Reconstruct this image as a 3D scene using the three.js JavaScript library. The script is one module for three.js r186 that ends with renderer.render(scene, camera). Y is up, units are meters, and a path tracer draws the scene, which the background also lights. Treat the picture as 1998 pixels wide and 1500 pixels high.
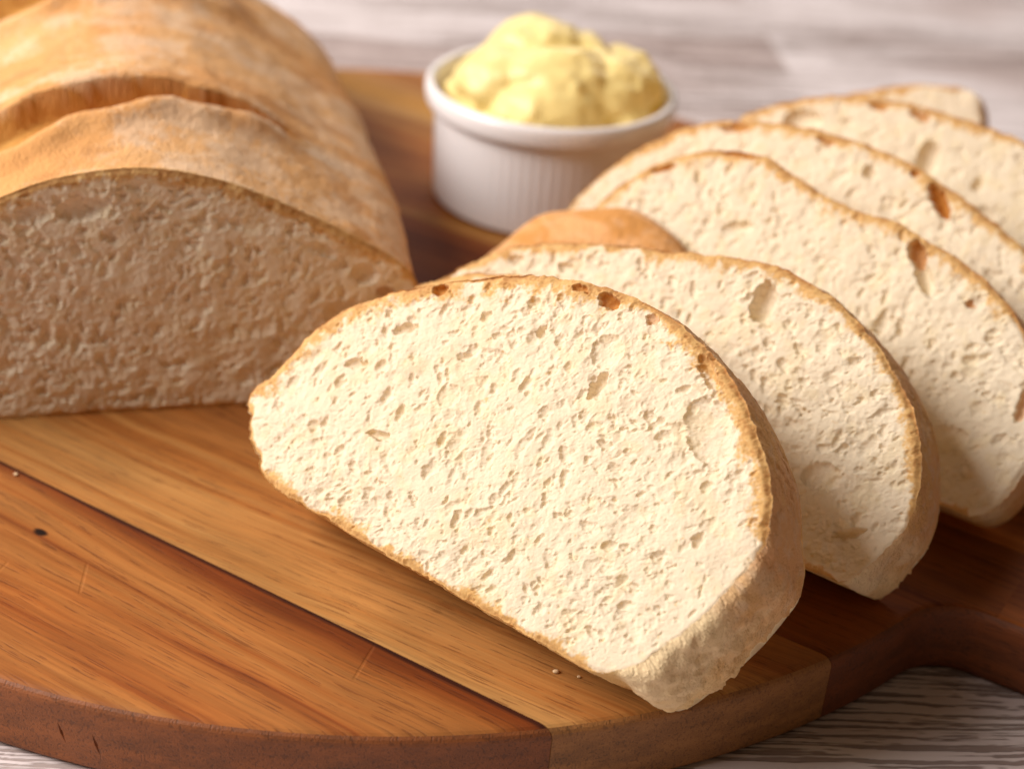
import * as THREE from 'three';
import { mergeGeometries, mergeVertices } from 'three/addons/utils/BufferGeometryUtils.js';
import { MarchingCubes } from 'three/addons/objects/MarchingCubes.js';
import { RectAreaLightUniformsLib } from 'three/addons/lights/RectAreaLightUniformsLib.js';
import { Brush, Evaluator, INTERSECTION, SUBTRACTION } from 'three-bvh-csg';

// ---------------------------------------------------------------- camera, light, exposure
const scene = new THREE.Scene();
const camera = new THREE.PerspectiveCamera(25.61, 4 / 3, 0.02, 20);
camera.position.set(0, 0.27, 0);
{
  // 30 degrees down, and held about 5 degrees off level
  const pitch = THREE.MathUtils.degToRad(30), roll = THREE.MathUtils.degToRad(5);
  camera.rotation.set(-pitch, 0, roll, 'YXZ');
}
camera.focus = 0.385;
camera.userData.fStop = 8.6;
scene.add(camera);

const renderer = new THREE.WebGLRenderer({ antialias: true });
renderer.toneMapping = THREE.LinearToneMapping;
renderer.toneMappingExposure = 1.0;
renderer.shadowMap.enabled = true;

scene.background = new THREE.Color().setRGB(0.118, 0.082, 0.049);   // the dim rest of the room

RectAreaLightUniformsLib.init();
const key = new THREE.RectAreaLight(new THREE.Color().setRGB(1.0, 0.95, 0.89), 16.6, 0.90, 0.60);   // soft light from above and to the left
key.position.set(-0.88, 0.76, -0.30);
key.lookAt(0.0, 0.04, -0.42);
scene.add(key);
const over = new THREE.RectAreaLight(new THREE.Color().setRGB(1.0, 0.94, 0.90), 3.0, 1.2, 0.5);   // weaker soft light from behind, well above the table
over.position.set(0.15, 0.72, -1.45);
over.lookAt(0.02, 0.03, -0.45);
scene.add(over);

// ---------------------------------------------------------------- helpers
function rng(seed) { let a = seed >>> 0; return () => { a = (a + 0x6D2B79F5) | 0; let t = Math.imul(a ^ (a >>> 15), 1 | a); t = (t + Math.imul(t ^ (t >>> 7), 61 | t)) ^ t; return ((t ^ (t >>> 14)) >>> 0) / 4294967296; }; }
const clamp = (x, a = 0, b = 1) => (x < a ? a : x > b ? b : x);
const smooth = (a, b, x) => { const t = clamp((x - a) / (b - a)); return t * t * (3 - 2 * t); };
const mix = (a, b, t) => a + (b - a) * t;
const mix3 = (a, b, t) => [a[0] + (b[0] - a[0]) * t, a[1] + (b[1] - a[1]) * t, a[2] + (b[2] - a[2]) * t];
function hash(x, y, z) { let h = Math.imul(x, 374761393) ^ Math.imul(y, 668265263) ^ Math.imul(z, 2147483647 ^ 0x51ab37); h = Math.imul(h ^ (h >>> 13), 1274126177); h ^= h >>> 16; h = Math.imul(h, 2246822519); return ((h ^ (h >>> 15)) >>> 0) / 4294967296; }
function noise(x, y, s = 0) {   // value noise, 0..1
  const xi = Math.floor(x), yi = Math.floor(y), fx = x - xi, fy = y - yi, u = fx * fx * (3 - 2 * fx), v = fy * fy * (3 - 2 * fy);
  const a = hash(xi, yi, s), b = hash(xi + 1, yi, s), c = hash(xi, yi + 1, s), d = hash(xi + 1, yi + 1, s);
  return a + (b - a) * u + (c - a) * v + (a - b - c + d) * u * v;
}
function fbm(x, y, s = 0, o = 3) { let r = 0, a = 0.5, t = 0; for (let i = 0; i < o; i++) { r += a * noise(x, y, s + i * 17); t += a; a *= 0.5; x = x * 2.03 + 11.3; y = y * 2.03 + 5.7; } return r / t; }
function noise3(x, y, z, s = 0) { const zi = Math.floor(z), f = z - zi, w = f * f * (3 - 2 * f); return mix(noise(x, y, s + zi * 131), noise(x, y, s + (zi + 1) * 131), w); }
function fbm3(x, y, z, s = 0, o = 3) { let r = 0, a = 0.5, t = 0; for (let i = 0; i < o; i++) { r += a * noise3(x, y, z, s + i * 7); t += a; a *= 0.5; x = x * 2.03 + 1.7; y = y * 2.03 + 9.2; z = z * 2.03 + 4.1; } return r / t; }
const MM = 0.001;
function bowls(x, y, s) {   // a foam of shallow bowls that meet in ridges: [0 on the ridge .. 1 in the middle of a bowl] times a depth of its own per bowl
  const xi = Math.floor(x), yi = Math.floor(y); let f1 = 9, f2 = 9, id = 0;
  for (let j = -1; j <= 1; j++) for (let i = -1; i <= 1; i++) {
    const h = hash(xi + i, yi + j, s), k = hash(xi + i, yi + j, s + 1), dx = xi + i + h - x, dy = yi + j + k - y, d = dx * dx + dy * dy;
    if (d < f1) { f2 = f1; f1 = d; id = h * 7.3 + k * 3.1; } else if (d < f2) f2 = d;
  }
  f1 = Math.sqrt(f1); f2 = Math.sqrt(f2); const e = 2 * f1 / (f1 + f2), dep = id - Math.floor(id);
  return (1 - e * e) * (0.2 + dep * dep);
}
function geom(pos, idx, { color, uv } = {}) {
  const g = new THREE.BufferGeometry();
  g.setAttribute('position', new THREE.BufferAttribute(pos instanceof Float32Array ? pos : new Float32Array(pos), 3));
  if (color) g.setAttribute('color', new THREE.BufferAttribute(color instanceof Float32Array ? color : new Float32Array(color), 3));
  if (uv) g.setAttribute('uv', new THREE.BufferAttribute(uv instanceof Float32Array ? uv : new Float32Array(uv), 2));
  g.setIndex(new THREE.BufferAttribute(idx instanceof Uint32Array ? idx : new Uint32Array(idx), 1));
  g.computeVertexNormals();
  return g;
}
function mesh(name, g, m, parent = scene) { const o = new THREE.Mesh(g, m); o.name = name; o.castShadow = o.receiveShadow = true; parent.add(o); return o; }
function tag(o, label, category, group) { o.userData.label = label; o.userData.category = category; if (group) o.userData.group = group; return o; }
function texture(w, h, fill, srgb) {   // fill(i, j) -> linear-or-display 0..1 triple
  const d = new Uint8Array(w * h * 4);
  for (let j = 0, k = 0; j < h; j++) for (let i = 0; i < w; i++, k += 4) { const c = fill(i, j); d[k] = clamp(c[0]) * 255; d[k + 1] = clamp(c[1]) * 255; d[k + 2] = clamp(c[2]) * 255; d[k + 3] = 255; }
  const t = new THREE.DataTexture(d, w, h, THREE.RGBAFormat);
  if (srgb) t.colorSpace = THREE.SRGBColorSpace;
  t.magFilter = THREE.LinearFilter; t.minFilter = THREE.LinearMipmapLinearFilter; t.generateMipmaps = true;
  t.wrapS = t.wrapT = THREE.RepeatWrapping; t.needsUpdate = true;
  return t;
}

// ---------------------------------------------------------------- the table
{
  // whitewashed wood: long raised fibres, dark furrows between them
  const W = 2048, H = 2048, S = 460;                       // texture covers S x S millimetres
  const height = new Float32Array(W * H);
  const tex = texture(W, H, (i, j) => {
    const x = i / W * S, y = j / H * S, yy = y + (fbm(x * 0.010, y * 0.03, 3, 2) - 0.5) * 12 + (fbm(x * 0.05, y * 0.2, 4, 2) - 0.5) * 1.2;
    const streak = fbm(x * 0.012, yy * 0.42, 5, 3), fine = fbm(x * 0.026, yy * 1.5, 9, 2), nick = noise(x * 0.3, yy * 2.6, 41) - 0.5;
    const patch = smooth(0.48, 0.74, fbm(x * 0.007, yy * 0.022, 21, 3)), worn = smooth(0.28, 0.62, fbm(x * 0.009, yy * 0.02, 33, 2));
    const line = smooth(0.47, 0.60, fine + nick * 0.22 - 0.07 * (1 - worn)) * (0.55 + 0.45 * worn);
    height[j * W + i] = 1 - line * 0.8 - 0.2 * streak;
    let c = mix3([0.90, 0.86, 0.865], [0.83, 0.785, 0.79], streak);
    c = mix3(c, [0.66, 0.57, 0.55], patch * 0.55);
    return mix3(c, [0.42, 0.34, 0.31], line * 0.7);
  }, true);
  const bump = texture(W, H, (i, j) => { const h = height[j * W + i]; return [h, h, h]; });
  tex.repeat.set(1000 / S, 1000 / S); bump.repeat.copy(tex.repeat);
  const g = new THREE.BoxGeometry(2.4, 0.03, 2.0);
  const p = g.attributes.position, uv = g.attributes.uv, a = THREE.MathUtils.degToRad(7), ca = Math.cos(a), sa = Math.sin(a);
  for (let i = 0; i < p.count; i++) uv.setXY(i, p.getX(i) * ca - p.getZ(i) * sa + 0.31, p.getX(i) * sa + p.getZ(i) * ca + 0.12);
  const t = mesh('table_top', g, new THREE.MeshStandardMaterial({ map: tex, bumpMap: bump, bumpScale: 0.0006, roughness: 0.7 }));
  t.position.set(0, -0.015, -0.55);
  t.userData.kind = 'structure';
}

// ---------------------------------------------------------------- the cutting board
const BOARD_TOP = 0.02;
{
  const board = new THREE.Group(); board.name = 'cutting_board'; scene.add(board);
  board.position.set(-0.045, 0, -0.485); board.rotation.y = -Math.PI / 6;
  tag(board, 'round acacia wood cutting board with a handle, holding the bread', 'cutting board');
  const R = 210, w = 40, f = 18, pc = Math.sqrt((R + f) ** 2 - (w + f) ** 2), bev = 2.6;
  const s = new THREE.Shape(), pts = [];
  const a0 = Math.atan2(w + f, pc);
  for (let i = 0; i <= 260; i++) { const a = a0 + (2 * Math.PI - 2 * a0) * i / 260; pts.push([R * Math.cos(a), R * Math.sin(a)]); }
  const fil = (sg) => { const o = []; for (let i = 1; i <= 14; i++) { const t0 = Math.PI + a0, t1 = 1.5 * Math.PI, t = mix(t0, t1, i / 14); o.push([pc + f * Math.cos(t), sg * (w + f + f * Math.sin(t))]); } return o; };
  const low = fil(-1), up = fil(1);
  pts.push(...low);
  for (let i = 0; i <= 16; i++) { const a = -Math.PI / 2 + Math.PI * i / 16; pts.push([330 + 36 * Math.cos(a), (w - 4) * Math.sin(a)]); }
  pts.push(...up.reverse());
  pts.forEach(([x, y], i) => { const l = Math.hypot(x, y), k = 1 - bev / Math.max(l, 1); if (i) s.lineTo(x * k * MM, y * k * MM); else s.moveTo(x * k * MM, y * k * MM); });
  s.closePath();
  const solid = new THREE.ExtrudeGeometry(s, { depth: 0.02 - 2 * bev * MM, bevelEnabled: true, bevelThickness: bev * MM, bevelSize: bev * MM, bevelSegments: 5, curveSegments: 1 });
  solid.rotateX(Math.PI / 2); solid.computeBoundingBox(); solid.translate(0, BOARD_TOP - solid.boundingBox.max.y, 0);
  const ev = new Evaluator(); ev.useGroups = false; ev.attributes = ['position', 'normal', 'uv'];
  const whole = new Brush(solid); whole.updateMatrixWorld();
  // knife nicks in the front edge
  let cut = whole;
  for (const [wx, wy, wz, lean] of [[-0.0927, 0.0100, -0.2792, 0.30], [-0.0845, 0.0088, -0.2780, 0.28]]) {
    const dx = wx + 0.045, dz = wz + 0.485, p = dx * Math.cos(Math.PI / 6) + dz * 0.5, q = -dx * 0.5 + dz * Math.cos(Math.PI / 6);
    const r = Math.hypot(p, q), bx = new THREE.OctahedronGeometry(1); bx.scale(0.0006, 0.0030, 0.0004);
    bx.setAttribute('uv', new THREE.BufferAttribute(new Float32Array(bx.attributes.position.count * 2), 2));
    const n = new Brush(bx); n.position.set(p / r * 0.2100, wy, q / r * 0.2100); n.rotation.set(0, -Math.atan2(q, p), 0, 'YXZ'); n.rotateX(lean); n.updateMatrixWorld();
    cut = ev.evaluate(cut, n, SUBTRACTION); cut.updateMatrixWorld();
  }
  // one plank after another across the board: [from, to, palette, seed]
  const P = {
    red: [[0.72, 0.45, 0.23], [0.66, 0.37, 0.165], [0.52, 0.255, 0.10], [0.79, 0.54, 0.31]],
    honey: [[0.82, 0.61, 0.38], [0.78, 0.54, 0.31], [0.68, 0.43, 0.22], [0.88, 0.70, 0.47]],
    umber: [[0.63, 0.36, 0.16], [0.56, 0.29, 0.115], [0.38, 0.16, 0.055], [0.66, 0.39, 0.18]],
    tan: [[0.76, 0.50, 0.27], [0.70, 0.42, 0.20], [0.56, 0.30, 0.13], [0.84, 0.62, 0.36]],
  };
  const OIL = new THREE.Color().setRGB(0.58, 0.51, 0.41);   // acacia, darkened by oil all over
  const planks = [[143.8, 214, P.red, 3], [82, 143.8, P.honey, 8], [10, 82, P.umber, 15], [-54, 10, P.umber, 22], [-119, -54, P.tan, 31], [-168, -119, P.honey, 44], [-214, -168, P.tan, 57]];
  const edgeTex = texture(512, 512, (i, j) => {   // end grain: pores and fine cross bands
    const x = i / 512 * 48, y = j / 512 * 48, pore = smooth(0.70, 0.80, noise(x * 2.6, y * 1.9, 71)), band = fbm(x * 0.18, y * 0.5, 73, 3), g = noise(x * 5, y * 5, 79);
    const v = 0.92 + (band - 0.5) * 0.30 + (g - 0.5) * 0.16 - pore * 0.14; return [v, v * 0.99, v * 0.97];
  }, true);
  planks.forEach(([q0, q1, pal, seed], k) => {
    const big = k < 2, W = big ? 2048 : 1024, H = big ? 512 : 256, L = 440, wd = q1 - q0;
    const hgt = new Float32Array(W * H), rs = rng(seed * 91), scr = big ? Array.from({ length: 4 }, () => [(rs() - 0.5) * 300, rs() * wd, 2 + rs() * 9, 0.9 + rs() * 1.2]) : [];
    const tex = texture(W, H, (i, j) => {
      const x = i / W * L - L / 2, y = j / H * wd;
      const yy = y + (fbm(x * 0.006, y * 0.02, seed, 2) - 0.5) * 16 + (fbm(x * 0.03, y * 0.06, seed + 1, 2) - 0.5) * 2.4;
      const broad = fbm(x * 0.0045, yy * 0.075, seed + 2, 3), mid = fbm(x * 0.011, yy * 0.42, seed + 3, 3), fine = fbm(x * 0.055, yy * 1.7, seed + 4, 2);
      const chat = fbm(x * 0.035, yy * 0.05, seed + 6, 3);
      const pore = smooth(0.69, 0.79, noise(x * 0.10, yy * 3.6, seed + 7) * 0.7 + noise(x * 0.35, yy * 5.3, seed + 8) * 0.3);
      let cutIn = 0;
      let t = (broad - 0.5) * 1.7 + (mid - 0.5) * 0.9 + 0.5;
      let c = t < 0.5 ? mix3(pal[3], pal[0], clamp(t * 2)) : mix3(pal[0], pal[1], clamp(t * 2 - 1));
      c = mix3(c, pal[2], smooth(0.56, 0.78, mid * 0.6 + broad * 0.4) * 0.7);
      if (k === 0) c = mix3(c, pal[2], smooth(9, 1.5, yy + (broad - 0.5) * 9) * 0.9), c = mix3(c, [0.20, 0.075, 0.045], smooth(1.6, 0.5, y + (noise(x * 0.05, 3, 9) - 0.5) * 0.8) * 0.75);
      if (k === 1) c = mix3(c, [0.60, 0.34, 0.17], smooth(24, 4, y + (mid - 0.5) * 20) * 0.55);
      if (k === 3) c = mix3(c, [0.80, 0.50, 0.22], smooth(55.5, 57, y + (mid - 0.5) * 3) * 0.9);
      if (k === 5) c = mix3(c, [0.90, 0.68, 0.34], smooth(14, 17, y + (mid - 0.5) * 6) * smooth(34, 29, y + (mid - 0.5) * 6) * 0.7);
      const v = 1 + (fine - 0.5) * 0.20 + (chat - 0.5) * 0.20;
      c = [c[0] * v, c[1] * v, c[2] * v];
      c = mix3(c, [c[0] * 0.55, c[1] * 0.45, c[2] * 0.4], pore * 0.36);
      if (k === 0) { const kx = (x - 13.4) / 2.1, ky = (y + q0 - 160) / 1.25; c = mix3(c, [0.13, 0.06, 0.03], smooth(1.35, 0.5, Math.hypot(kx, ky) + (fine - 0.5) * 0.5)); }
      for (const [sx, sy, sl, sa] of scr) { const ax = x - sx, ay = y - sy, al = ax * Math.cos(sa) + ay * Math.sin(sa), ac = Math.abs(-ax * Math.sin(sa) + ay * Math.cos(sa)); if (Math.abs(al) < sl && ac < 0.45) { cutIn = smooth(0.45, 0.1, ac) * smooth(sl, sl * 0.5, Math.abs(al)); c = mix3(c, pal[3], cutIn * 0.2); } }
      hgt[j * W + i] = 1 - cutIn * 2 - pore * 0.6 - (fine < 0.4 ? (0.4 - fine) : 0);
      return c;
    }, true);
    const bmp = texture(W, H, (i, j) => { const h = hgt[j * W + i]; return [h, h, h]; });
    const bg = new THREE.BoxGeometry(0.8, 0.06, (wd - 0.22) * MM);
    const b = new Brush(bg); b.position.set(0, 0.01, (q0 + q1) / 2 * MM); b.updateMatrixWorld();
    const res = ev.evaluate(cut, b, INTERSECTION).geometry;
    const g = res.index ? res.toNonIndexed() : res;
    const pos = g.attributes.position, nor = g.attributes.normal, uv = new Float32Array(pos.count * 2), top = [], side = [];
    for (let v = 0; v < pos.count; v += 3) {
      const ny = (nor.getY(v) + nor.getY(v + 1) + nor.getY(v + 2)) / 3, flat = Math.abs(ny) > 0.8;
      (flat ? top : side).push(v, v + 1, v + 2);
      for (let m = v; m < v + 3; m++) {
        const p = pos.getX(m) / MM, y = pos.getY(m) / MM, q = pos.getZ(m) / MM;
        if (flat) { uv[2 * m] = (p + L / 2) / L; uv[2 * m + 1] = (q - q0) / wd; } else { uv[2 * m] = Math.atan2(q, p) * R / 48; uv[2 * m + 1] = y / 48; }
      }
    }
    g.setAttribute('uv', new THREE.BufferAttribute(uv, 2));
    g.setIndex([...top, ...side]); g.clearGroups(); g.addGroup(0, top.length, 0); g.addGroup(top.length, side.length, 1);
    const col = new THREE.Color().setRGB(...mix3(pal[0], pal[1], 0.5), THREE.SRGBColorSpace).multiply(OIL);   // the same oiled wood as the top
    const topM = new THREE.MeshPhysicalMaterial({ map: tex, bumpMap: bmp, bumpScale: 0.00010, color: OIL, roughness: 0.62, specularIntensity: 0.35 });
    const sideM = new THREE.MeshPhysicalMaterial({ map: edgeTex, bumpMap: edgeTex, bumpScale: 0.00015, color: col, roughness: 0.62 });
    const o = mesh('plank', g, [topM, sideM], board);
  });
}

// ---------------------------------------------------------------- bread
const CRUMB = [0.96, 0.845, 0.655], CRUMB2 = [0.95, 0.81, 0.55], GOLD = [0.80, 0.49, 0.175], BROWN = [0.47, 0.20, 0.06], PEACH = [0.80, 0.45, 0.22], CREAM = [0.94, 0.70, 0.37], AMBER = [0.58, 0.25, 0.055], FLOUR = [0.78, 0.56, 0.385];
const grainTex = texture(512, 512, (i, j) => {   // fine relief of crust and crumb, tiles every 12 mm
  const x = i / 512 * 32, y = j / 512 * 32; let r = 0, a = 0.5;
  for (let o = 0, f = 1; o < 3; o++, f *= 2, a *= 0.5) {
    const n = 32 * f, X = x * f, Y = y * f, xi = Math.floor(X), yi = Math.floor(Y), fx = X - xi, fy = Y - yi, u = fx * fx * (3 - 2 * fx), v = fy * fy * (3 - 2 * fy), h = (p, q) => hash(((p % n) + n) % n, ((q % n) + n) % n, 901 + o);
    r += a * mix(mix(h(xi, yi), h(xi + 1, yi), u), mix(h(xi, yi + 1), h(xi + 1, yi + 1), u), v);
  }
  return [r, r, r];
});
const crumbMat = new THREE.MeshPhysicalMaterial({ vertexColors: true, roughness: 1, specularIntensity: 0.3, transmission: 0.40, thickness: 0, bumpMap: grainTex, bumpScale: 0.00008 });
const crustMat = new THREE.MeshPhysicalMaterial({ vertexColors: true, roughness: 1, specularIntensity: 0.4, transmission: 0.12, thickness: 0, bumpMap: grainTex, bumpScale: 0.0005 });

function closed(pts, n) {   // smooth closed outline, n even points with outward normals (millimetres)
  const c = new THREE.CatmullRomCurve3(pts.map(([x, y]) => new THREE.Vector3(x, y, 0)), true, 'centripetal');
  const p = c.getSpacedPoints(n); p.pop();
  let area = 0; for (let i = 0; i < n; i++) { const a = p[i], b = p[(i + 1) % n]; area += a.x * b.y - b.x * a.y; }
  if (area < 0) p.reverse();
  return p.map((q, i) => { const a = p[(i + n - 1) % n], b = p[(i + 1) % n], tx = b.x - a.x, ty = b.y - a.y, l = Math.hypot(tx, ty); return { x: q.x, y: q.y, nx: ty / l, ny: -tx / l }; });
}
function distanceField(o) {   // signed distance (inside positive) and the outline's normal, on a 1 mm grid, read with interpolation
  let x0 = 1e9, x1 = -1e9, y0 = 1e9, y1 = -1e9; for (const p of o) { x0 = Math.min(x0, p.x); x1 = Math.max(x1, p.x); y0 = Math.min(y0, p.y); y1 = Math.max(y1, p.y); }
  x0 -= 3; y0 -= 3; const w = Math.ceil(x1 - x0) + 4, h = Math.ceil(y1 - y0) + 4, d = new Float32Array(w * h), nn = new Float32Array(w * h * 2);
  for (let j = 0; j < h; j++) for (let i = 0; i < w; i++) {
    const x = x0 + i, y = y0 + j; let best = 1e9, k = 0, inside = false;
    for (let m = 0, l = o.length - 1; m < o.length; l = m++) {
      const a = o[m], b = o[l], e = (a.x - x) ** 2 + (a.y - y) ** 2;
      if (e < best) { best = e; k = m; }
      if ((a.y > y) !== (b.y > y) && x < (b.x - a.x) * (y - a.y) / (b.y - a.y) + a.x) inside = !inside;
    }
    const a = o[k], near = Math.abs((x - a.x) * a.nx + (y - a.y) * a.ny), dd = best < 9 ? near : Math.sqrt(best);
    d[j * w + i] = inside ? dd : -dd; nn[2 * (j * w + i)] = a.nx; nn[2 * (j * w + i) + 1] = a.ny;
  }
  const at = (x, y) => {
    const X = clamp(x - x0, 0, w - 1.001), Y = clamp(y - y0, 0, h - 1.001), i = X | 0, j = Y | 0, u = X - i, v = Y - j, k = j * w + i;
    const m = (A, s, c) => (A[s * k + c] * (1 - u) + A[s * (k + 1) + c] * u) * (1 - v) + (A[s * (k + w) + c] * (1 - u) + A[s * (k + w + 1) + c] * u) * v;
    return [m(d, 1, 0), m(nn, 2, 0), m(nn, 2, 1)];
  };
  return { at, x0, y0, x1: x1 + 1, y1: y1 + 1 };
}
// A cut face of bread: a sheet over the outline, dented by the bubbles that the knife opened.
// holes: [u, v, half width, half height, turn, depth, amber?]
function cutFace(o, { h, seed, holes = [], ring = 2.2, flip = false, z = 0, drop = 1.1, dropAt = null, plain = false, ringAt = null, depthScale = 1, size = 1 }) {
  const F = distanceField(o), nx = Math.ceil((F.x1 - F.x0) / h) + 2, ny = Math.ceil((F.y1 - F.y0) / h) + 2, N = nx * ny, rand = rng(seed);
  const dep = new Float32Array(N), sd = new Float32Array(N), wx = new Float32Array(N), wy = new Float32Array(N), amb = new Float32Array(N);
  const X = (i) => F.x0 + i * h, Y = (j) => F.y0 + j * h;
  for (let j = 0; j < ny; j++) for (let i = 0; i < nx; i++) {
    const k = j * nx + i, x = X(i), y = Y(j);
    sd[k] = F.at(x, y)[0] + (plain ? 0 : (fbm(x * 0.9, y * 0.9, seed + 5, 3) - 0.5) * 0.55);
    if (!plain) { wx[k] = x + (fbm(x * 0.9, y * 0.9, seed + 1, 3) - 0.5) * 1.5; wy[k] = y + (fbm(x * 0.9, y * 0.9, seed + 2, 3) - 0.5) * 1.5; }
  }
  if (!plain) {
    const pit = (cx, cy, ra, rb, an, D, sharp, am = 0) => {
      const R = Math.max(ra, rb) + 1.2, ca = Math.cos(an), sa = Math.sin(an);
      const i0 = Math.max(0, Math.floor((cx - R - F.x0) / h)), i1 = Math.min(nx - 1, Math.ceil((cx + R - F.x0) / h)), j0 = Math.max(0, Math.floor((cy - R - F.y0) / h)), j1 = Math.min(ny - 1, Math.ceil((cy + R - F.y0) / h));
      for (let j = j0; j <= j1; j++) for (let i = i0; i <= i1; i++) {
        const k = j * nx + i, dx = wx[k] - cx, dy = wy[k] - cy, a = (dx * ca + dy * sa) / ra, b = (-dx * sa + dy * ca) / rb, q = a * a + b * b;
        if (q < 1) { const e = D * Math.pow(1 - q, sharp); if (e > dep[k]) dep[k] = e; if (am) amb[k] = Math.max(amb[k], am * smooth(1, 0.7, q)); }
      }
    };
    const W = F.x1 - F.x0, H = F.y1 - F.y0, A = W * H;
    const layer = (perMM, r0, r1, k0, k1, sharp, el) => {
      for (let n = 0; n < A * perMM; n++) {
        const cx = F.x0 + rand() * W, cy = F.y0 + rand() * H, r = size * mix(r0, r1, rand() ** 2.0), D = r * mix(k0, k1, rand()) * depthScale, flow = (noise(cx * 0.03, cy * 0.03, seed + 9) - 0.5) * 5 + (rand() - 0.5) * 1.1, st = mix(1, el, rand());
        const e = F.at(cx, cy)[0]; if (e < r * 0.8) continue;
        const kk = e < 4 ? 0.7 : 1;
        pit(cx, cy, r * st * kk, r / st * kk, flow, D * kk, sharp);
      }
    };
    layer(0.07, 0.35, 0.9, 0.4, 0.9, 0.8, 1.5);
    layer(0.042, 0.8, 1.9, 0.35, 0.85, 0.65, 1.6);
    layer(0.006, 1.8, 3.2, 0.12, 0.36, 0.9, 1.6);
    for (const [cx, cy, ra, rb, an, D, am] of holes) pit(cx, cy, ra, rb, an, D, 0.4, am || 0);
  }
  const pos = [], col = [], uv = [], idx = [], vid = new Int32Array(N).fill(-1), eid = new Map();
  const zs = flip ? -1 : 1;
  const put = (x, y, e, d, am) => {
    const [, gx, gy] = F.at(x, y);
    const dr = dropAt ? dropAt(gx, gy) : drop, dw = 2.2 + (dr - drop) * 1.7; let dz = d + dr * smooth(dw, 0, e) * smooth(dw, 0, e), c = CRUMB;
    if (!plain) {
      const qx = x + (fbm(x * 0.7, y * 0.7, seed + 35, 3) - 0.5) * 1.7, qy = y + (fbm(x * 0.7, y * 0.7, seed + 36, 3) - 0.5) * 1.7, sk = 0.4 + 0.6 * smooth(0, 3, e), vary = 0.35 + 1.3 * fbm(x * 0.06, y * 0.06, seed + 37, 2);
      dz += (fbm(x * 0.12, y * 0.12, seed + 30, 2) - 0.5) * 1.4 + depthScale * sk * (bowls(qx / (3.0 * size), qy / (2.6 * size), seed + 50) * 0.44 * vary + bowls(qx / (1.5 * size), qy / (1.35 * size), seed + 60) * 0.21 * vary + bowls(qx / 0.75, qy / 0.7, seed + 70) * 0.10) + (noise(x * 4.2, y * 4.2, seed + 33) - 0.5) * 0.10;
    }
    const top = smooth(-0.25, 0.45, gy), bottom = smooth(-0.75, -0.95, gy), where = ringAt ? ringAt(x, y, gx, gy) : Math.max(top, bottom * 0.55 * smooth(0.35, 0.1, gx), 0.32 * smooth(0.2, -0.3, gx));
    const n1 = fbm(x * 0.5, y * 0.5, seed + 40, 3), n2 = noise(x * 2.4, y * 2.4, seed + 43), w = ring * where * (0.1 + 1.9 * n1 * smooth(0.2, 0.6, fbm(x * 0.09, y * 0.09, seed + 41, 2) + 0.1));
    c = mix3(c, CRUMB2, smooth(0.52, 0.75, fbm(x * 0.25, y * 0.25, seed + 44, 2)) * 0.55);
    c = mix3(c, [0.80, 0.50, 0.14], smooth(0.90, 0.95, noise(x * 0.9, y * 0.9, seed + 46)) * smooth(0.55, 0.8, n2) * 0.6);
    if (w > 0.05) { const t = e / w + (n2 - 0.5) * 0.7; c = mix3(c, GOLD, smooth(1.5, 0.65, t) * 0.92 * smooth(0, 0.3, where)); c = mix3(c, BROWN, smooth(0.75, 0.1, t) * where * (0.55 * smooth(0.35, 0.6, n1) + 0.25 * smooth(0.62, 0.8, noise(x * 1.3, y * 1.3, seed + 48)))); }
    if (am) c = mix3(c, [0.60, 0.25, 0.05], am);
    pos.push(x * MM, y * MM, (z - zs * dz) * MM); col.push(c[0], c[1], c[2]); uv.push(x / 12, y / 12);
    return pos.length / 3 - 1;
  };
  const V = (i, j) => { const k = j * nx + i; if (vid[k] < 0) vid[k] = put(X(i), Y(j), sd[k], dep[k], amb[k]); return vid[k]; };
  const E = (ia, ja, ib, jb) => {
    const ka = ja * nx + ia, kb = jb * nx + ib, key_ = ka < kb ? ka * 4 + (kb - ka === 1 ? 0 : 1) : kb * 4 + (ka - kb === 1 ? 0 : 1);
    let v = eid.get(key_);
    if (v === undefined) { const t = clamp(sd[ka] / (sd[ka] - sd[kb]), 0.02, 0.98); v = put(mix(X(ia), X(ib), t), mix(Y(ja), Y(jb), t), 0, mix(dep[ka], dep[kb], t) * 0.4, 0); eid.set(key_, v); }
    return v;
  };
  const cn = [[0, 0], [1, 0], [1, 1], [0, 1]];
  for (let j = 0; j < ny - 1; j++) for (let i = 0; i < nx - 1; i++) {
    const a = sd[j * nx + i] > 0, b = sd[j * nx + i + 1] > 0, c = sd[(j + 1) * nx + i + 1] > 0, d = sd[(j + 1) * nx + i] > 0;
    if (!a && !b && !c && !d) continue;
    const poly = [];
    for (let m = 0; m < 4; m++) {
      const [ax, ay] = cn[m], [bx, by] = cn[(m + 1) % 4], ina = sd[(j + ay) * nx + i + ax] > 0, inb = sd[(j + by) * nx + i + bx] > 0;
      if (ina) poly.push(V(i + ax, j + ay));
      if (ina !== inb) poly.push(E(i + ax, j + ay, i + bx, j + by));
    }
    for (let m = 1; m < poly.length - 1; m++) flip ? idx.push(poly[0], poly[m + 1], poly[m]) : idx.push(poly[0], poly[m], poly[m + 1]);
  }
  return geom(pos, idx, { color: col, uv });
}
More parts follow.
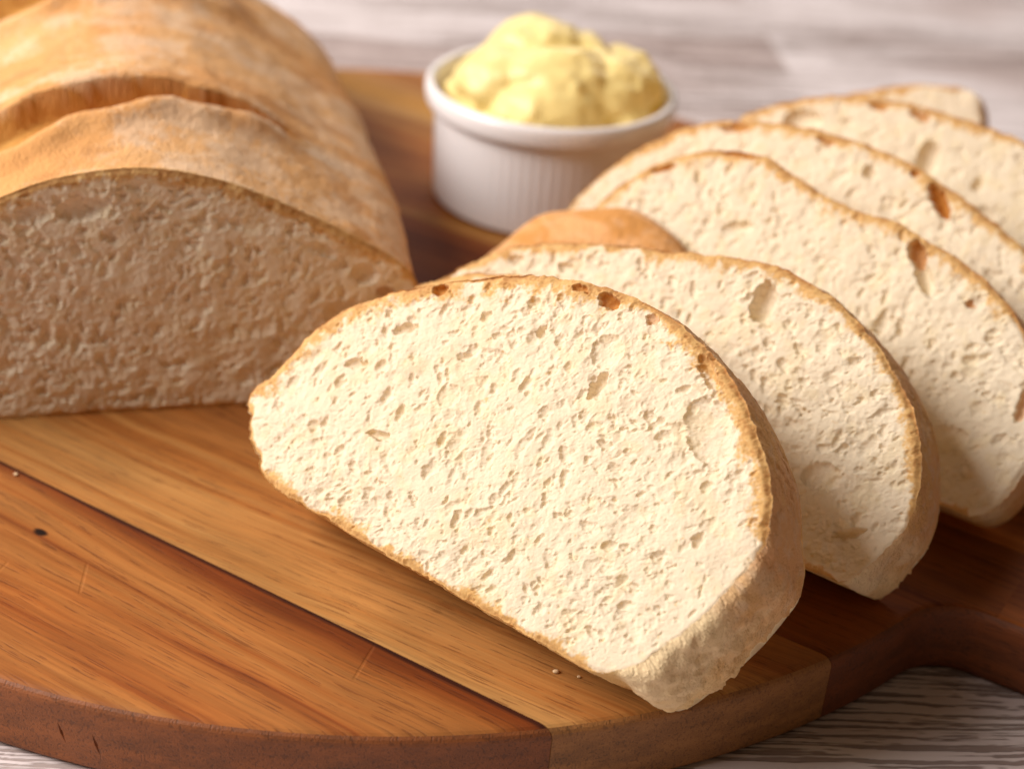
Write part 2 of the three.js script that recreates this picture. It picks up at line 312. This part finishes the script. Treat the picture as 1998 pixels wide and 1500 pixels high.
// The crust between the two cut faces of a slice.
function crustBand(o, t, { seed, drop: drop0 = 1.1, dropAt = null, torn = () => 0, flare = () => 0, bulge = () => 0.5, tint, step = 0.7 }) {
  const n = o.length, m = Math.max(6, Math.round(t / step)), pos = [], col = [], uv = [], idx = [];
  for (let i = 0; i <= n; i++) {
    const p = o[i % n], drop = dropAt ? dropAt(p.nx, p.ny) : drop0;
    for (let j = 0; j <= m; j++) {
      const s = j / m, z = mix(t - drop + 0.15, drop0 * 0.2, s), en = Math.min(s, 1 - s) * 2, k = Math.sqrt(1 - (1 - en) ** 2);
      const a = (i % n), th = a / n * Math.PI * 2, cx = Math.cos(th) * n / 6.283 * 0.6, cy = Math.sin(th) * n / 6.283 * 0.6;
      const bump = (fbm3(cx * 0.16, cy * 0.16, z * 0.16, seed, 3) - 0.5) * 1.5 + (fbm3(cx * 0.9, cy * 0.9, z * 0.9, seed + 3, 2) - 0.5) * 0.6 - 0.5 * smooth(0.05, 0.0, Math.abs(fbm3(cx * 0.12, cy * 0.12, z * 0.2, seed + 29, 3) - 0.5));
      const tr = torn(p.nx, p.ny), rip = tr * ((fbm3(cx * 0.35, cy * 0.35, z * 0.3, seed + 21, 3) - 0.5) * 1.4 - bowls(i * 0.6 / 1.7, z / 1.6, seed + 23) * 0.55 - bowls(i * 0.6 / 3.2, z / 2.8, seed + 25) * 0.6);
      const fs = clamp(s / 0.75), off = flare(p.nx, p.ny) * Math.sqrt(1 - (1 - fs) * (1 - fs)) * (0.55 + 0.9 * fbm3(cx * 0.13, cy * 0.13, z * 0.1, seed + 27, 3)) + k * (bulge(p.nx, p.ny, s) + bump + rip) + (en === 0 ? (fbm(cx, cy + s * 50, seed + 6, 2) - 0.5) * (0.4 + 2.2 * tr * (s > 0.5 ? 1 : 0)) : 0);
      const calm = smooth(0, 0.3, s); pos.push((p.x - (p.rx || 0) * calm + p.nx * off) * MM, Math.max(p.y - (p.ry || 0) * calm + p.ny * off, -0.3) * MM, z * MM);
      const n1 = fbm3(cx * 0.11, cy * 0.11, z * 0.11, seed + 9, 3), n2 = noise3(cx * 1.1, cy * 1.1, z * 1.1, seed + 12), n3 = fbm3(cx * 0.5, cy * 0.5, z * 0.5, seed + 15, 2);
      col.push(...tint(p.nx, p.ny, s, n1, n2, n3)); uv.push(i * 0.6 / 12, z / 12);
    }
  }
  for (let i = 0; i < n; i++) for (let j = 0; j < m; j++) { const a = i * (m + 1) + j, b = a + m + 1; idx.push(a, b, a + 1, b, b + 1, a + 1); }
  return geom(pos, idx.map((x) => x), { color: col, uv });
}
const crustTint = (nx, ny, s, n1, n2, n3) => {
  let c = mix3(PEACH, GOLD, smooth(0.45, 0.7, n1) * 0.5);
  c = mix3(c, FLOUR, smooth(0.5, 0.72, n3) * 0.45);
  c = mix3(c, CREAM, smooth(-0.12, -0.5, ny + (n1 - 0.5) * 0.6) * 0.9); c = mix3(c, CRUMB, smooth(-0.1, -0.45, ny) * smooth(-0.9, -0.75, ny) * smooth(0.75, 0.35, s + (n1 - 0.5) * 1.2) * 0.3);
  c = mix3(c, GOLD, smooth(-0.75, -0.95, ny) * 0.8);
  c = mix3(c, BROWN, smooth(0.78, 0.9, n2) * 0.35);
  return c;
};
function slice(pts, { at, yaw, lean, t, h, seed, holes, ring, bulge, tint, ringAt, size, depthScale, dropAt, torn, flare, label, name = 'bread_slice', group }) {
  const s = new THREE.Group(); s.name = name; scene.add(s);
  const y = THREE.MathUtils.degToRad(yaw), l = THREE.MathUtils.degToRad(lean);
  const d = new THREE.Vector3(Math.cos(y), 0, Math.sin(y)), bh = new THREE.Vector3(Math.sin(y), 0, -Math.cos(y));
  const v = new THREE.Vector3(0, Math.cos(l), 0).addScaledVector(bh, Math.sin(l)), n = new THREE.Vector3().crossVectors(d, v);
  s.matrixAutoUpdate = true; s.quaternion.setFromRotationMatrix(new THREE.Matrix4().makeBasis(d, v, n)); s.position.set(...at.map((x) => x * MM));
  const per = pts.reduce((a, p, i) => a + Math.hypot(p[0] - pts[(i + 1) % pts.length][0], p[1] - pts[(i + 1) % pts.length][1]), 0);
  const o = closed(pts, Math.round(per / 0.6)), coarse = closed(pts, Math.round(per / 1.5));
  o.forEach((p, i) => { const ragged = 0.45 + 0.8 * smooth(0.2, -0.2, p.ny) * smooth(-0.97, -0.8, p.ny) * smooth(0.2, -0.2, p.nx), e = ((fbm(p.x * 0.22, p.y * 0.22, seed + 90, 2) - 0.5) * 2.2 + (fbm(p.x * 0.9, p.y * 0.9, seed + 91, 2) - 0.5) * 1.5) * ragged, y0 = p.y; p.x += p.nx * e; p.y = Math.max(0, p.y + p.ny * e); p.rx = p.nx * e; p.ry = p.y - y0; });
  if (flare) coarse.forEach((p) => { const e = flare(p.nx, p.ny); p.x += p.nx * e; p.y = Math.max(0, p.y + p.ny * e); });
  const T = t * 1000;
  const front = cutFace(o, { h, seed, holes, ring, z: T, ringAt, size, depthScale, dropAt }), back = cutFace(coarse, { h: 2, seed: seed + 500, z: 0, flip: true, plain: true, drop: -0.2 });
  mesh('crumb', mergeGeometries([front, back]), crumbMat, s);
  mesh('crust', crustBand(o, T, { seed: seed + 77, bulge, dropAt, torn, flare, tint: tint || crustTint }), crustMat, s);
  tag(s, label, 'bread slice', group || 'bread slices fanned out on the board');
  return s;
}
const G1 = 'bread slices fanned out on the board';
slice([[-111,17.8],[-106.8,12.3],[-102,7.1],[-97.9,3.8],[-92.8,1.8],[-87.7,1],[-78.4,0.7],[-64.4,0.5],[-51,0.3],[-36.8,0.4],[-21.3,0.2],[-6.4,0.1],[2,0],[8,0.6],[13,2.6],[17.2,7],[21.2,14.5],[25.7,25.5],[27.8,32.6],[28.9,38.1],[28.4,44.8],[25.5,50.6],[21.1,57.3],[16.6,61.6],[10.6,66.6],[3.4,71.3],[-4,74.7],[-12.3,77.3],[-18.7,78.7],[-26.1,79.2],[-34.6,78.6],[-42.9,77.4],[-50.9,75.5],[-58.5,72.7],[-66,69.3],[-74.6,64.8],[-83.1,59.8],[-90.1,54.9],[-96.7,49],[-101.5,43.1],[-104.4,36.7],[-106.2,30.1],[-107.7,24.4]],
  { at: [27, 20, -303.7], yaw: 36.5, lean: 42, t: 0.025, h: 0.2, seed: 101, ring: 3.6,
    holes: [[6, 58, 8.5, 5.5, -0.75, 2.0], [-1, 70, 5, 1.5, -0.7, 1.8], [-75, 62.5, 2.4, 1.6, 0.4, 2.6, 0.8], [-32, 76, 3.0, 1.6, -0.1, 2.6, 0.9], [-40, 76, 2.2, 1.0, 0.1, 1.6, 0.6], [-20, 76, 2.0, 1.2, -0.3, 1.6, 0.6], [-44, 63, 1.4, 1.8, 0.4, 2.4], [-78, 50, 3.6, 1.3, 0.5, 2.0], [-86, 37, 3.2, 1.3, 0.4, 1.8], [-70, 24, 3.6, 1.1, 0.15, 2.0], [-24, 57, 1.7, 3.8, -0.2, 2.6], [-26, 65, 4, 4, 0, 1.3], [-58, 40, 3, 3, 0, 1.0]],
    bulge: (nx, ny, s) => 0.6, torn: (nx, ny) => smooth(0.05, 0.6, nx) * smooth(0.5, -0.6, ny), flare: (nx, ny) => 6 * smooth(0.05, 0.6, nx) * smooth(0.5, -0.6, ny) * smooth(-0.98, -0.6, ny), dropAt: (nx, ny) => 1.1 - 1.0 * smooth(0.05, 0.6, nx) * smooth(0.5, -0.6, ny), label: 'frontmost bread slice of the fan, whole crumb face in view, end past the rim' });
slice([[-135,20],[-134,30],[-127,40],[-113,50],[-92,57],[-72,60],[-56,59],[-42,53],[-30,45],[-22,38],[-19,32],[-19.5,20],[-22,9],[-27,1.5],[-34,0],[-60,0],[-100,0],[-122,2],[-131,9]],
  { at: [67.7, 20, -324.6], yaw: 34, lean: 36, t: 0.017, h: 0.9, seed: 151, ring: 2.4, holes: [], label: 'bread slice almost wholly hidden between the two foremost slices of the fan' });
slice([[-132.8,22.9],[-132.6,27.7],[-128.9,33],[-121.8,40.2],[-112.9,47.1],[-103,51.5],[-91.4,55.5],[-78.3,58.9],[-65.3,61.9],[-52.7,64.8],[-41.6,66.7],[-32.4,66.1],[-22.7,63.9],[-12.4,59.9],[-3.1,54.5],[5.2,48.1],[11.3,41.1],[15,34.5],[17.4,27.5],[17.8,19.7],[15.8,12.2],[12.5,4.7],[9.2,0.6],[3.2,0],[-4.2,0],[-25.9,0.2],[-50.1,0.2],[-75.6,0.4],[-102.7,1],[-119.7,4],[-128.5,12]],
  { at: [84.4, 20, -349.4], yaw: 34, lean: 36, t: 0.021, h: 0.26, seed: 202, ring: 2.5,
    holes: [[-38.5, 57, 3.2, 5.6, 0.15, 4.6], [-110, 44, 2.6, 1.4, 0.3, 2], [-95, 47, 2.6, 1.3, 0.2, 2], [6, 12, 4.5, 1.2, 0.6, 3.0], [-6, 22, 5, 3.4, 0.4, 1.4]],
    bulge: (nx, ny, s) => 0.6, torn: (nx, ny) => smooth(0.05, 0.6, nx) * smooth(0.5, -0.6, ny), flare: (nx, ny) => 3 * smooth(0.05, 0.6, nx) * smooth(0.5, -0.6, ny) * smooth(-0.98, -0.6, ny), dropAt: (nx, ny) => 1.1 - 1.0 * smooth(0.05, 0.6, nx) * smooth(0.5, -0.6, ny), label: 'bread slice with one oval bubble hole just under its top crust, behind the frontmost slice' });
slice([[-133.4,32.2],[-130.8,41.6],[-125.1,51.4],[-117.8,59.7],[-108.5,66.3],[-95.1,71.4],[-85.8,71.9],[-77.8,70],[-64.8,66.9],[-53.1,65.9],[-42.3,66.5],[-35.1,64.9],[-24.8,63.2],[-12.6,59],[-0.4,52.1],[9.9,42.2],[15.6,32.8],[18,22.2],[16.8,13.8],[13.9,4.6],[9.6,0.6],[1.8,0],[-12.3,0],[-35.4,0.2],[-61.4,0.3],[-89.2,0.5],[-111,3],[-124.7,11],[-131.7,21]],
  { at: [121.9, 20, -383.4], yaw: 35, lean: 37, t: 0.020, h: 0.3, seed: 303, ring: 2.7,
    holes: [[-33, 60, 4.4, 2.4, -0.85, 4.6, 0.8], [-28.5, 54.5, 5.5, 2.2, -0.85, 3.4], [-14, 52, 1.4, 1, 0, 2, 0.8], [9.5, 32, 1.4, 5, 0.15, 2.2, 0.6], [-85, 50, 5, 2, 0.4, 1.8], [-34, 39, 2, 4, 0.1, 1.8], [-98, 36, 5, 2.2, 0.4, 1.8], [-115, 59, 4.5, 0.9, 0.65, 1.6, 0.9], [-95, 70, 6, 0.9, 0.1, 1.4, 0.8], [-6, 16, 7, 3.5, 0.4, 1.8]], label: 'bread slice with a torn hole under its upper crust and wavy top, behind the heel' });
slice([[-160,16.2],[-160.8,21.4],[-158.2,30.1],[-151.7,41.8],[-142.5,53],[-130.9,61.8],[-120.2,66.4],[-103.1,70.5],[-84.1,71.7],[-67.3,71.1],[-54.7,68.7],[-41.6,64.6],[-28.5,60],[-17,54.6],[-3.9,45.2],[5.1,34.6],[9.1,22.3],[8.1,11.2],[3.6,1.7],[-4.5,0],[-28,0],[-62.9,0],[-99.8,0.2],[-133.9,0.6],[-153.3,6]],
  { at: [145.6, 20, -406.3], yaw: 35, lean: 38, t: 0.020, h: 0.36, seed: 404, ring: 2.7,
    holes: [[-49.5, 62.5, 6.5, 2.2, -0.75, 4.5, 1], [-72.5, 64, 2.6, 1.7, -0.3, 2.6], [-28, 41, 2.0, 4.5, 0.1, 3.0, 0.7], [-119, 64, 5, 1.6, 0.3, 2, 0.6], [-90, 69, 3, 1, 0, 2, 0.6], [-60, 68, 1.5, 1.2, 0, 2, 0.9]], label: 'bread slice with a dark slit hole in its crust ring, close behind the wavy slice' });
slice([[-149.6,26.2],[-150.1,35.6],[-141.7,47.3],[-133.6,54.8],[-123,60.8],[-110.2,65.7],[-98.4,67.9],[-84.7,69.3],[-70.7,69],[-58.4,68.3],[-49.9,67.1],[-34.5,62.5],[-20.3,55],[-6.6,44.3],[1.4,32],[4.7,20],[3.5,7.9],[-2.2,0.4],[-14.8,0],[-39.4,0],[-76.3,0],[-115.5,2],[-138,12]],
  { at: [179.1, 20, -448.7], yaw: 33, lean: 38, t: 0.020, h: 0.42, seed: 505, ring: 2.5,
    holes: [[-120, 54, 7, 3.4, 0.2, 4.4], [-75.5, 53, 4, 6.2, 0.2, 5.0], [-98, 65, 3, 1.2, 0, 2, 0.7], [-84, 66, 4, 1.5, -0.2, 2.2, 0.7], [-58, 50, 1.6, 2.6, 0, 2.5], [-52, 40, 4, 4, 0, 2]], label: 'bread slice with two big rounded bubble holes, rearmost large slice of the fan' });
slice([[-42,23.4],[-36.9,31.6],[-29.1,37.6],[-20.6,41.5],[-14,44.9],[-3.6,48.1],[9,50],[16.6,48.7],[19.7,43.4],[22.8,30.8],[22.3,17.4],[17,3],[12,0],[0.3,0],[-20.3,0],[-35,3],[-41,12]],
  { at: [136, 20, -574.2], yaw: 28, lean: 32, t: 0.020, h: 0.6, seed: 606, ring: 3.0, holes: [], ringAt: (x, y, gx, gy) => smooth(0.2, 0.7, gy) * smooth(14, 2, x), label: 'small end slice peeking over the top of the rearmost large slice' });

// the heel: a domed crust end tucked between two slices, its cut side turned away
{
  const g = new THREE.Group(); g.name = 'bread_heel'; scene.add(g);
  const y = THREE.MathUtils.degToRad(35), l = THREE.MathUtils.degToRad(37);
  const d = new THREE.Vector3(Math.cos(y), 0, Math.sin(y)), bh = new THREE.Vector3(Math.sin(y), 0, -Math.cos(y)), v = new THREE.Vector3(0, Math.cos(l), 0).addScaledVector(bh, Math.sin(l)), n = new THREE.Vector3().crossVectors(d, v);
  g.quaternion.setFromRotationMatrix(new THREE.Matrix4().makeBasis(d, v, n)); g.position.set(0.1219, 0.02, -0.3834).addScaledVector(n, 0.022);
  const o = closed([[-150,-16],[-157,-8],[-158,4],[-156,12],[-151.2,20.2],[-147.3,27.5],[-142.5,33.1],[-133.4,37.6],[-125.7,40.7],[-116.2,43.8],[-106.5,42.4],[-95.5,38.1],[-86,28],[-80,15],[-79,0],[-82,-10],[-90,-16],[-120,-16.2]], 320);
  const pos = [], col = [], uv = [], idx = [], M = 40, cx = -118, cy = 12, N = o.length;
  for (let j = 0; j <= M; j++) for (let i = 0; i < N; i++) {
    const p = o[i], a = j / M * Math.PI / 2, r = Math.cos(a), x = mix(cx, p.x, r), yy = mix(cy, p.y, r);
    let z = 13 * Math.pow(Math.sin(a), 0.75) * smooth(-30, 5, yy) + (fbm(x * 0.12, yy * 0.35, 61, 3) - 0.5) * 1.8 * Math.sin(a) + (fbm(x * 0.8, yy * 0.8, 63, 2) - 0.5) * 0.5;
    z = Math.max(j ? z : Math.min(z, 0.2), 0);
    const low = (-0.022 - 0) * 0; pos.push(x * MM, yy * MM, z * MM);
    let c = mix3(PEACH, AMBER, 0.35 + 0.5 * smooth(0.4, 0.65, fbm(x * 0.08, yy * 0.3, 67, 3))); c = mix3(c, FLOUR, smooth(0.55, 0.75, fbm(x * 0.2, yy * 0.5, 69, 2)) * 0.2);
    c = mix3(c, BROWN, smooth(4, 0, j + (noise(x * 0.7, yy * 0.7, 70) - 0.5) * 4) * 0.6);
    col.push(...c); uv.push(x / 12, yy / 12);
  }
  for (let j = 0; j < M; j++) for (let i = 0; i < N; i++) { const a = j * N + i, b = j * N + (i + 1) % N, c = a + N, e = b + N; idx.push(a, b, c, b, e, c); }
  mesh('crust', geom(pos, idx, { color: col, uv }), crustMat, g);
  mesh('crumb', cutFace(o, { h: 1.5, seed: 71, z: -0.1, flip: true, plain: true, drop: 0 }), crumbMat, g);
  tag(g, 'golden domed bread heel wedged between two slices, only its smooth crust showing', 'bread heel');
}

// the loaf
{
  const loaf = new THREE.Group(); loaf.name = 'bread_loaf'; scene.add(loaf);
  const d = new THREE.Vector3(0.96, 0, -0.28).normalize(), up = new THREE.Vector3(0, 1, 0), n = new THREE.Vector3().crossVectors(d, up);
  loaf.quaternion.setFromRotationMatrix(new THREE.Matrix4().makeBasis(d, up, n)); loaf.position.set(-0.0740, 0.02, -0.4080);
  const pts = [[-100,1.2],[-90,0.2],[-67,0],[-30,0],[0,0],[22,0.2],[36,3],[44.5,12],[48,24],[48,32],[46,39],[39.5,45],[31,50],[17,58],[3,65],[-10,70],[-27,73],[-47,71],[-62,66],[-84,54],[-100,39],[-108,24],[-107,10]];
  const o = closed(pts, 620), N = o.length;
  mesh('crumb', cutFace(o, { h: 0.3, seed: 811, ring: 3.0, drop: 0.8, depthScale: 1.3, size: 1.0,
    holes: [[-42, 62, 7, 3.2, 0.1, 2.2], [-55, 61, 5, 3, 0.2, 1.4], [26, 28, 5, 4, 0.2, 2.6], [32, 40, 4, 3, -0.5, 2.4], [20, 48, 5, 1.8, -0.45, 1.6], [38, 34, 3, 2, -0.4, 2.4, 0.4]] }), crumbMat, loaf);
  // rows of the crust, from the cut backwards
  const rows = []; for (let s = 0; s < 75; s += 0.85) rows.push(s); for (let s = 75; s < 150; s += 1.3) rows.push(s); for (let i = 0; i <= 90; i++) rows.push(150 + 160 * Math.sin(i / 90 * Math.PI / 2));
  const lerp = (tab, x) => { if (x <= tab[0][0]) return tab[0][1]; for (let i = 1; i < tab.length; i++) if (x <= tab[i][0]) { const t = (x - tab[i - 1][0]) / (tab[i][0] - tab[i - 1][0]); return mix(tab[i - 1][1], tab[i][1], t * t * (3 - 2 * t)); } return tab[tab.length - 1][1]; };
  const nearLip = [[-95, 8], [-80, 12], [-60, 19], [-38, 28], [-14, 36.5], [4, 40.5], [16, 42.5], [24, 44.5]], farLip = [[-95, 30], [-80, 38], [-62, 42], [-50, 44], [-37, 44.5], [-13, 45.5], [8, 46.5], [17, 46.5], [24, 45]];
  // depth of a score at (u, s), and how much of the bare inner dough shows
  const score = (u, s, shift) => {
    if (u < -98 || u > 24) return [0, 0, 0];
    const a = lerp(nearLip, u) + shift + (noise(u * 0.12, 1, 5 + shift) - 0.5) * 1.2, b = lerp(farLip, u) + shift + (noise(u * 0.12, 2, 7 + shift) - 0.5) * 1.4, w = b - a, fade = smooth(-98, -88, u) * smooth(24, 8, u), t = (s - a) / Math.max(w, 0.5);
    const lip = 2.8 * fade * Math.exp(-(((s - a + 3) / 5) ** 2)) + 2.4 * fade * Math.exp(-(((s - b - 3) / 5) ** 2));
    if (t <= 0 || t >= 1) return [-lip, 0, 0];
    const D = Math.min(12, 1.0 * w + 3) * fade, pr = t < 0.08 ? smooth(0, 0.08, t) : t < 0.92 ? mix(1, 0.55, (t - 0.08) / 0.84) : 0.55 * smooth(1, 0.92, t);
    return [D * pr - lip * (1 - smooth(0, 0.2, pr)), smooth(0.0, 0.10, pr), fade];
  };
  const pos = [], col = [], uv = [], idx = [];
  rows.forEach((s, j) => {
    const end = s <= 150 ? 1 : Math.sqrt(Math.max(0, 1 - ((s - 150) / 160) ** 2)), wf = (1 + 0.035 * smooth(0, 70, s) * smooth(200, 90, s)) * end, hf = (1 + 0.075 * smooth(0, 70, s) + 0.03 * Math.sin(s * 0.045) + 0.015 * smooth(60, 150, s)) * (0.15 + 0.85 * end);
    for (let i = 0; i < N; i++) {
      const p = o[i]; let x = mix(-30, p.x, wf), y = p.y * hf, z = -s;
      const topness = smooth(-0.1, 0.3, p.ny), k = smooth(0, 4, s);
      const bump = (fbm3(x * 0.035, y * 0.035, z * 0.035, 821, 3) - 0.5) * 3.5 * k * smooth(-0.5, 0.1, p.ny) + (fbm3(x * 0.16, y * 0.16, z * 0.17, 823, 3) - 0.5) * 0.9 * k + (fbm3(x * 0.9, y * 0.9, z * 0.9, 825, 2) - 0.5) * 0.36 * (1 - 0.8 * Math.max(score(x, s, 0)[1], score(x, s, 101)[1]));
      let [g1, b1] = score(x, s, 0), [g2, b2] = score(x, s, 101), [g3, b3] = score(x, s, 205);
      const gd = (g1 + g2 + g3) * topness * k, bare = Math.max(b1, b2, b3) * topness;
      x += p.nx * bump; y += p.ny * bump; y -= gd;
      if (s === 0) { x = p.x; y = p.y; z = -0.75; }
      pos.push(x * MM, Math.max(y, 0) * MM, z * MM);
      const n1 = fbm3(x * 0.03, y * 0.03, z * 0.05, 831, 3), n2 = fbm3(x * 0.07, y * 0.07, z * 0.11, 833, 3), n3 = noise3(x * 1.1, y * 1.1, z * 1.1, 835);
      let c = mix3([0.70, 0.34, 0.12], [0.74, 0.40, 0.165], smooth(0.4, 0.65, n1));
      c = mix3(c, FLOUR, smooth(0.46, 0.66, n2 + (n3 - 0.5) * 0.30) * 0.60 * smooth(0.15, 0.5, p.ny));
      const fl = Math.exp(-(((s - lerp(nearLip, x) + 3) / 4) ** 2)) * smooth(-10, 15, x) * smooth(45, 25, x); c = mix3(c, FLOUR, fl * 0.85 * smooth(0.3, 0.6, n2));
      c = mix3(c, [0.43, 0.19, 0.06], smooth(0.84, 0.95, n3) * 0.45); c = mix3(c, FLOUR, smooth(0.62, 0.8, noise3(x * 0.7, y * 0.7, z * 0.7, 841)) * 0.35 * smooth(0.40, 0.6, n1)); c = mix3(c, [0.52, 0.23, 0.075], smooth(0.60, 0.72, fbm3(x * 0.06, y * 0.06, z * 0.09, 843, 3)) * 0.55);
      c = mix3(c, mix3(AMBER, [0.66, 0.34, 0.09], smooth(0.35, 0.65, n1)), bare);
      if (s < 1.2) c = mix3(c, GOLD, 0.6);
      col.push(...c); uv.push(i * 0.6 / 12, s / 12);
    }
    if (j) for (let i = 0; i < N; i++) { const a = (j - 1) * N + i, b = (j - 1) * N + (i + 1) % N, c = a + N, e = b + N; idx.push(a, c, b, b, c, e); }
  });
  mesh('crust', geom(pos, idx, { color: col, uv }), crustMat, loaf);
  tag(loaf, 'uncut half of a floured bread loaf with slashed crust, cut end showing', 'bread loaf');
}

// ---------------------------------------------------------------- ramekin and butter
{
  const at = new THREE.Vector3(0.005, BOARD_TOP, -0.5745);
  const dish = new THREE.Group(); dish.name = 'ramekin'; dish.position.copy(at); scene.add(dish);
  const glaze = new THREE.MeshPhysicalMaterial({ color: new THREE.Color().setRGB(0.74, 0.70, 0.71), roughness: 0.28, clearcoat: 0.4, clearcoatRoughness: 0.15 });
  const prof = [[0, 0.6], [34, 0.6], [36, 0], [39.0, 0.4], [40.1, 1.8], [40.4, 4], [41.6, 33.4], [42.2, 34.2], [44.0, 35.0], [44.9, 36.6], [45.2, 39], [45.1, 41], [44.5, 42.4], [43.4, 43], [42.2, 42.6], [41.2, 41.4], [40.6, 39], [38.2, 8], [36.5, 5], [33, 4], [0, 4]];
  const pv = new THREE.SplineCurve(prof.slice(3, 17).map(([x, y]) => new THREE.Vector2(x, y))).getPoints(60);
  const all = [...prof.slice(0, 3).map(([x, y]) => new THREE.Vector2(x, y)), ...pv, ...prof.slice(17).map(([x, y]) => new THREE.Vector2(x, y))].map((p) => p.multiplyScalar(MM));
  const g = new THREE.LatheGeometry(all, 288), p = g.attributes.position;
  for (let i = 0; i < p.count; i++) {   // fluted outer wall below the rim
    const x = p.getX(i), y = p.getY(i) / MM, z = p.getZ(i), r = Math.hypot(x, z) / MM, wall = smooth(4, 7, y) * smooth(33.2, 31, y) * (r > 39.4 + (y - 4) * 0.05 ? 1 : 0);
    if (wall > 0) { const a = Math.atan2(z, x), k = 1 - wall * 0.25 * (1 - Math.abs(Math.sin(a * 36))) / r; p.setX(i, x * k); p.setZ(i, z * k); }
  }
  g.computeVertexNormals();
  mesh('bowl', g, glaze, dish);
  tag(dish, 'small white fluted ceramic ramekin filled with butter, standing on the board', 'ramekin');

  // butter: scooped lumps pressed together
  const B = [[0, 34, 0, 39, 12, 39], [-14, 42, 6, 21, 15, 20], [14, 43, 8, 23, 14, 19], [2, 45, 14, 19, 15, 17], [22, 41, -6, 17, 14, 20], [-6, 47, -8, 20, 17, 18], [-5, 49.5, -3, 13, 13, 13], [8, 50, -7, 13, 10, 11], [-24, 36, -6, 12, 11, 14], [-1, 40, 25, 20, 12, 13], [25, 36, 15, 11, 11, 12]];
  const field = (x, y, z) => {
    let r = 1e9; const k = 0.6;
    const wv = (fbm3(x * 0.06 + 3, y * 0.06, z * 0.06, 907, 2) - 0.5) * 9;
    for (const [cx, cy, cz, a, b, c] of B) { const q = Math.hypot((x - cx + wv) / a, (y - cy) / b, (z - cz - wv * 0.6) / c), e = (q - 1) * Math.min(a, b, c); const h = clamp(0.5 + 0.5 * (r - e) / k); r = r > 1e8 ? e : mix(r, e, h) - k * h * (1 - h); }
    const rough = (fbm3(x * 0.13, y * 0.13, z * 0.13, 911, 2) - 0.5) * 3.4 + (fbm3(x * 0.5, y * 0.5, z * 0.5, 913, 2) - 0.5) * 0.4;
    const lim = Math.max(Math.hypot(x, z) - 37.6 - (y - 4) * 0.045, 24 - y);
    return Math.max(r + rough, lim);
  };
  const res = 96, mc = new MarchingCubes(res, glaze, false, false, 400000); mc.isolation = 0;
  const ext = 46, cyc = 44;
  for (let k = 0; k < res; k++) for (let j = 0; j < res; j++) for (let i = 0; i < res; i++) mc.field[i + j * res + k * res * res] = -field((i / res * 2 - 1) * ext, cyc + (j / res * 2 - 1) * ext, (k / res * 2 - 1) * ext);
  mc.update();
  const n = mc.count, pa = new Float32Array(n * 3); for (let i = 0; i < n * 3; i += 3) { pa[i] = mc.positionArray[i] * ext * MM; pa[i + 1] = (mc.positionArray[i + 1] * ext + cyc) * MM; pa[i + 2] = mc.positionArray[i + 2] * ext * MM; }
  const bg0 = new THREE.BufferGeometry(); bg0.setAttribute('position', new THREE.BufferAttribute(pa, 3));
  const bg = mergeVertices(bg0, 1e-5); bg.computeVertexNormals();
  const butter = mesh('butter', bg, new THREE.MeshPhysicalMaterial({ color: new THREE.Color().setRGB(1.0, 0.83, 0.37), roughness: 0.36, specularIntensity: 0.6, transmission: 0.3, thickness: 0 }));
  butter.position.copy(at);
  tag(butter, 'mound of soft yellow butter heaped above the white ramekin rim', 'butter');
}

// ---------------------------------------------------------------- loose crumbs on the board
{
  const spots = [[15.8, -303.2, 0.6], [-126.6, -363.5, 0.45], [21.1, -302.2, 0.32]];
  spots.forEach(([x, z, r], k) => {
    const g = mergeVertices(new THREE.IcosahedronGeometry(r * MM, 2).deleteAttribute('uv').deleteAttribute('normal')), p = g.attributes.position;
    for (let i = 0; i < p.count; i++) { const f = 0.65 + 0.8 * fbm3(p.getX(i) / MM * 1.4 + k * 9, p.getY(i) / MM * 1.4, p.getZ(i) / MM * 1.4, 77, 2); p.setXYZ(i, p.getX(i) * f * 1.3, p.getY(i) * f * 0.7, p.getZ(i) * f); }
    g.computeVertexNormals(); g.computeBoundingBox();
    const o = mesh('crumb_flake' + (k ? '_' + String(k).padStart(3, '0') : ''), g, new THREE.MeshStandardMaterial({ color: new THREE.Color().setRGB(0.66, 0.47, 0.28), roughness: 0.9 }));
    o.position.set(x * MM, BOARD_TOP - g.boundingBox.min.y, z * MM);
    tag(o, ['larger of two crumbs on the board below the frontmost slice', 'lone pale crumb beside the dark seam of the board, away from the slices', 'smaller of two crumbs on the board below the frontmost slice'][k], 'crumb', 'loose crumbs on the board');
  });
}
renderer.render(scene, camera);
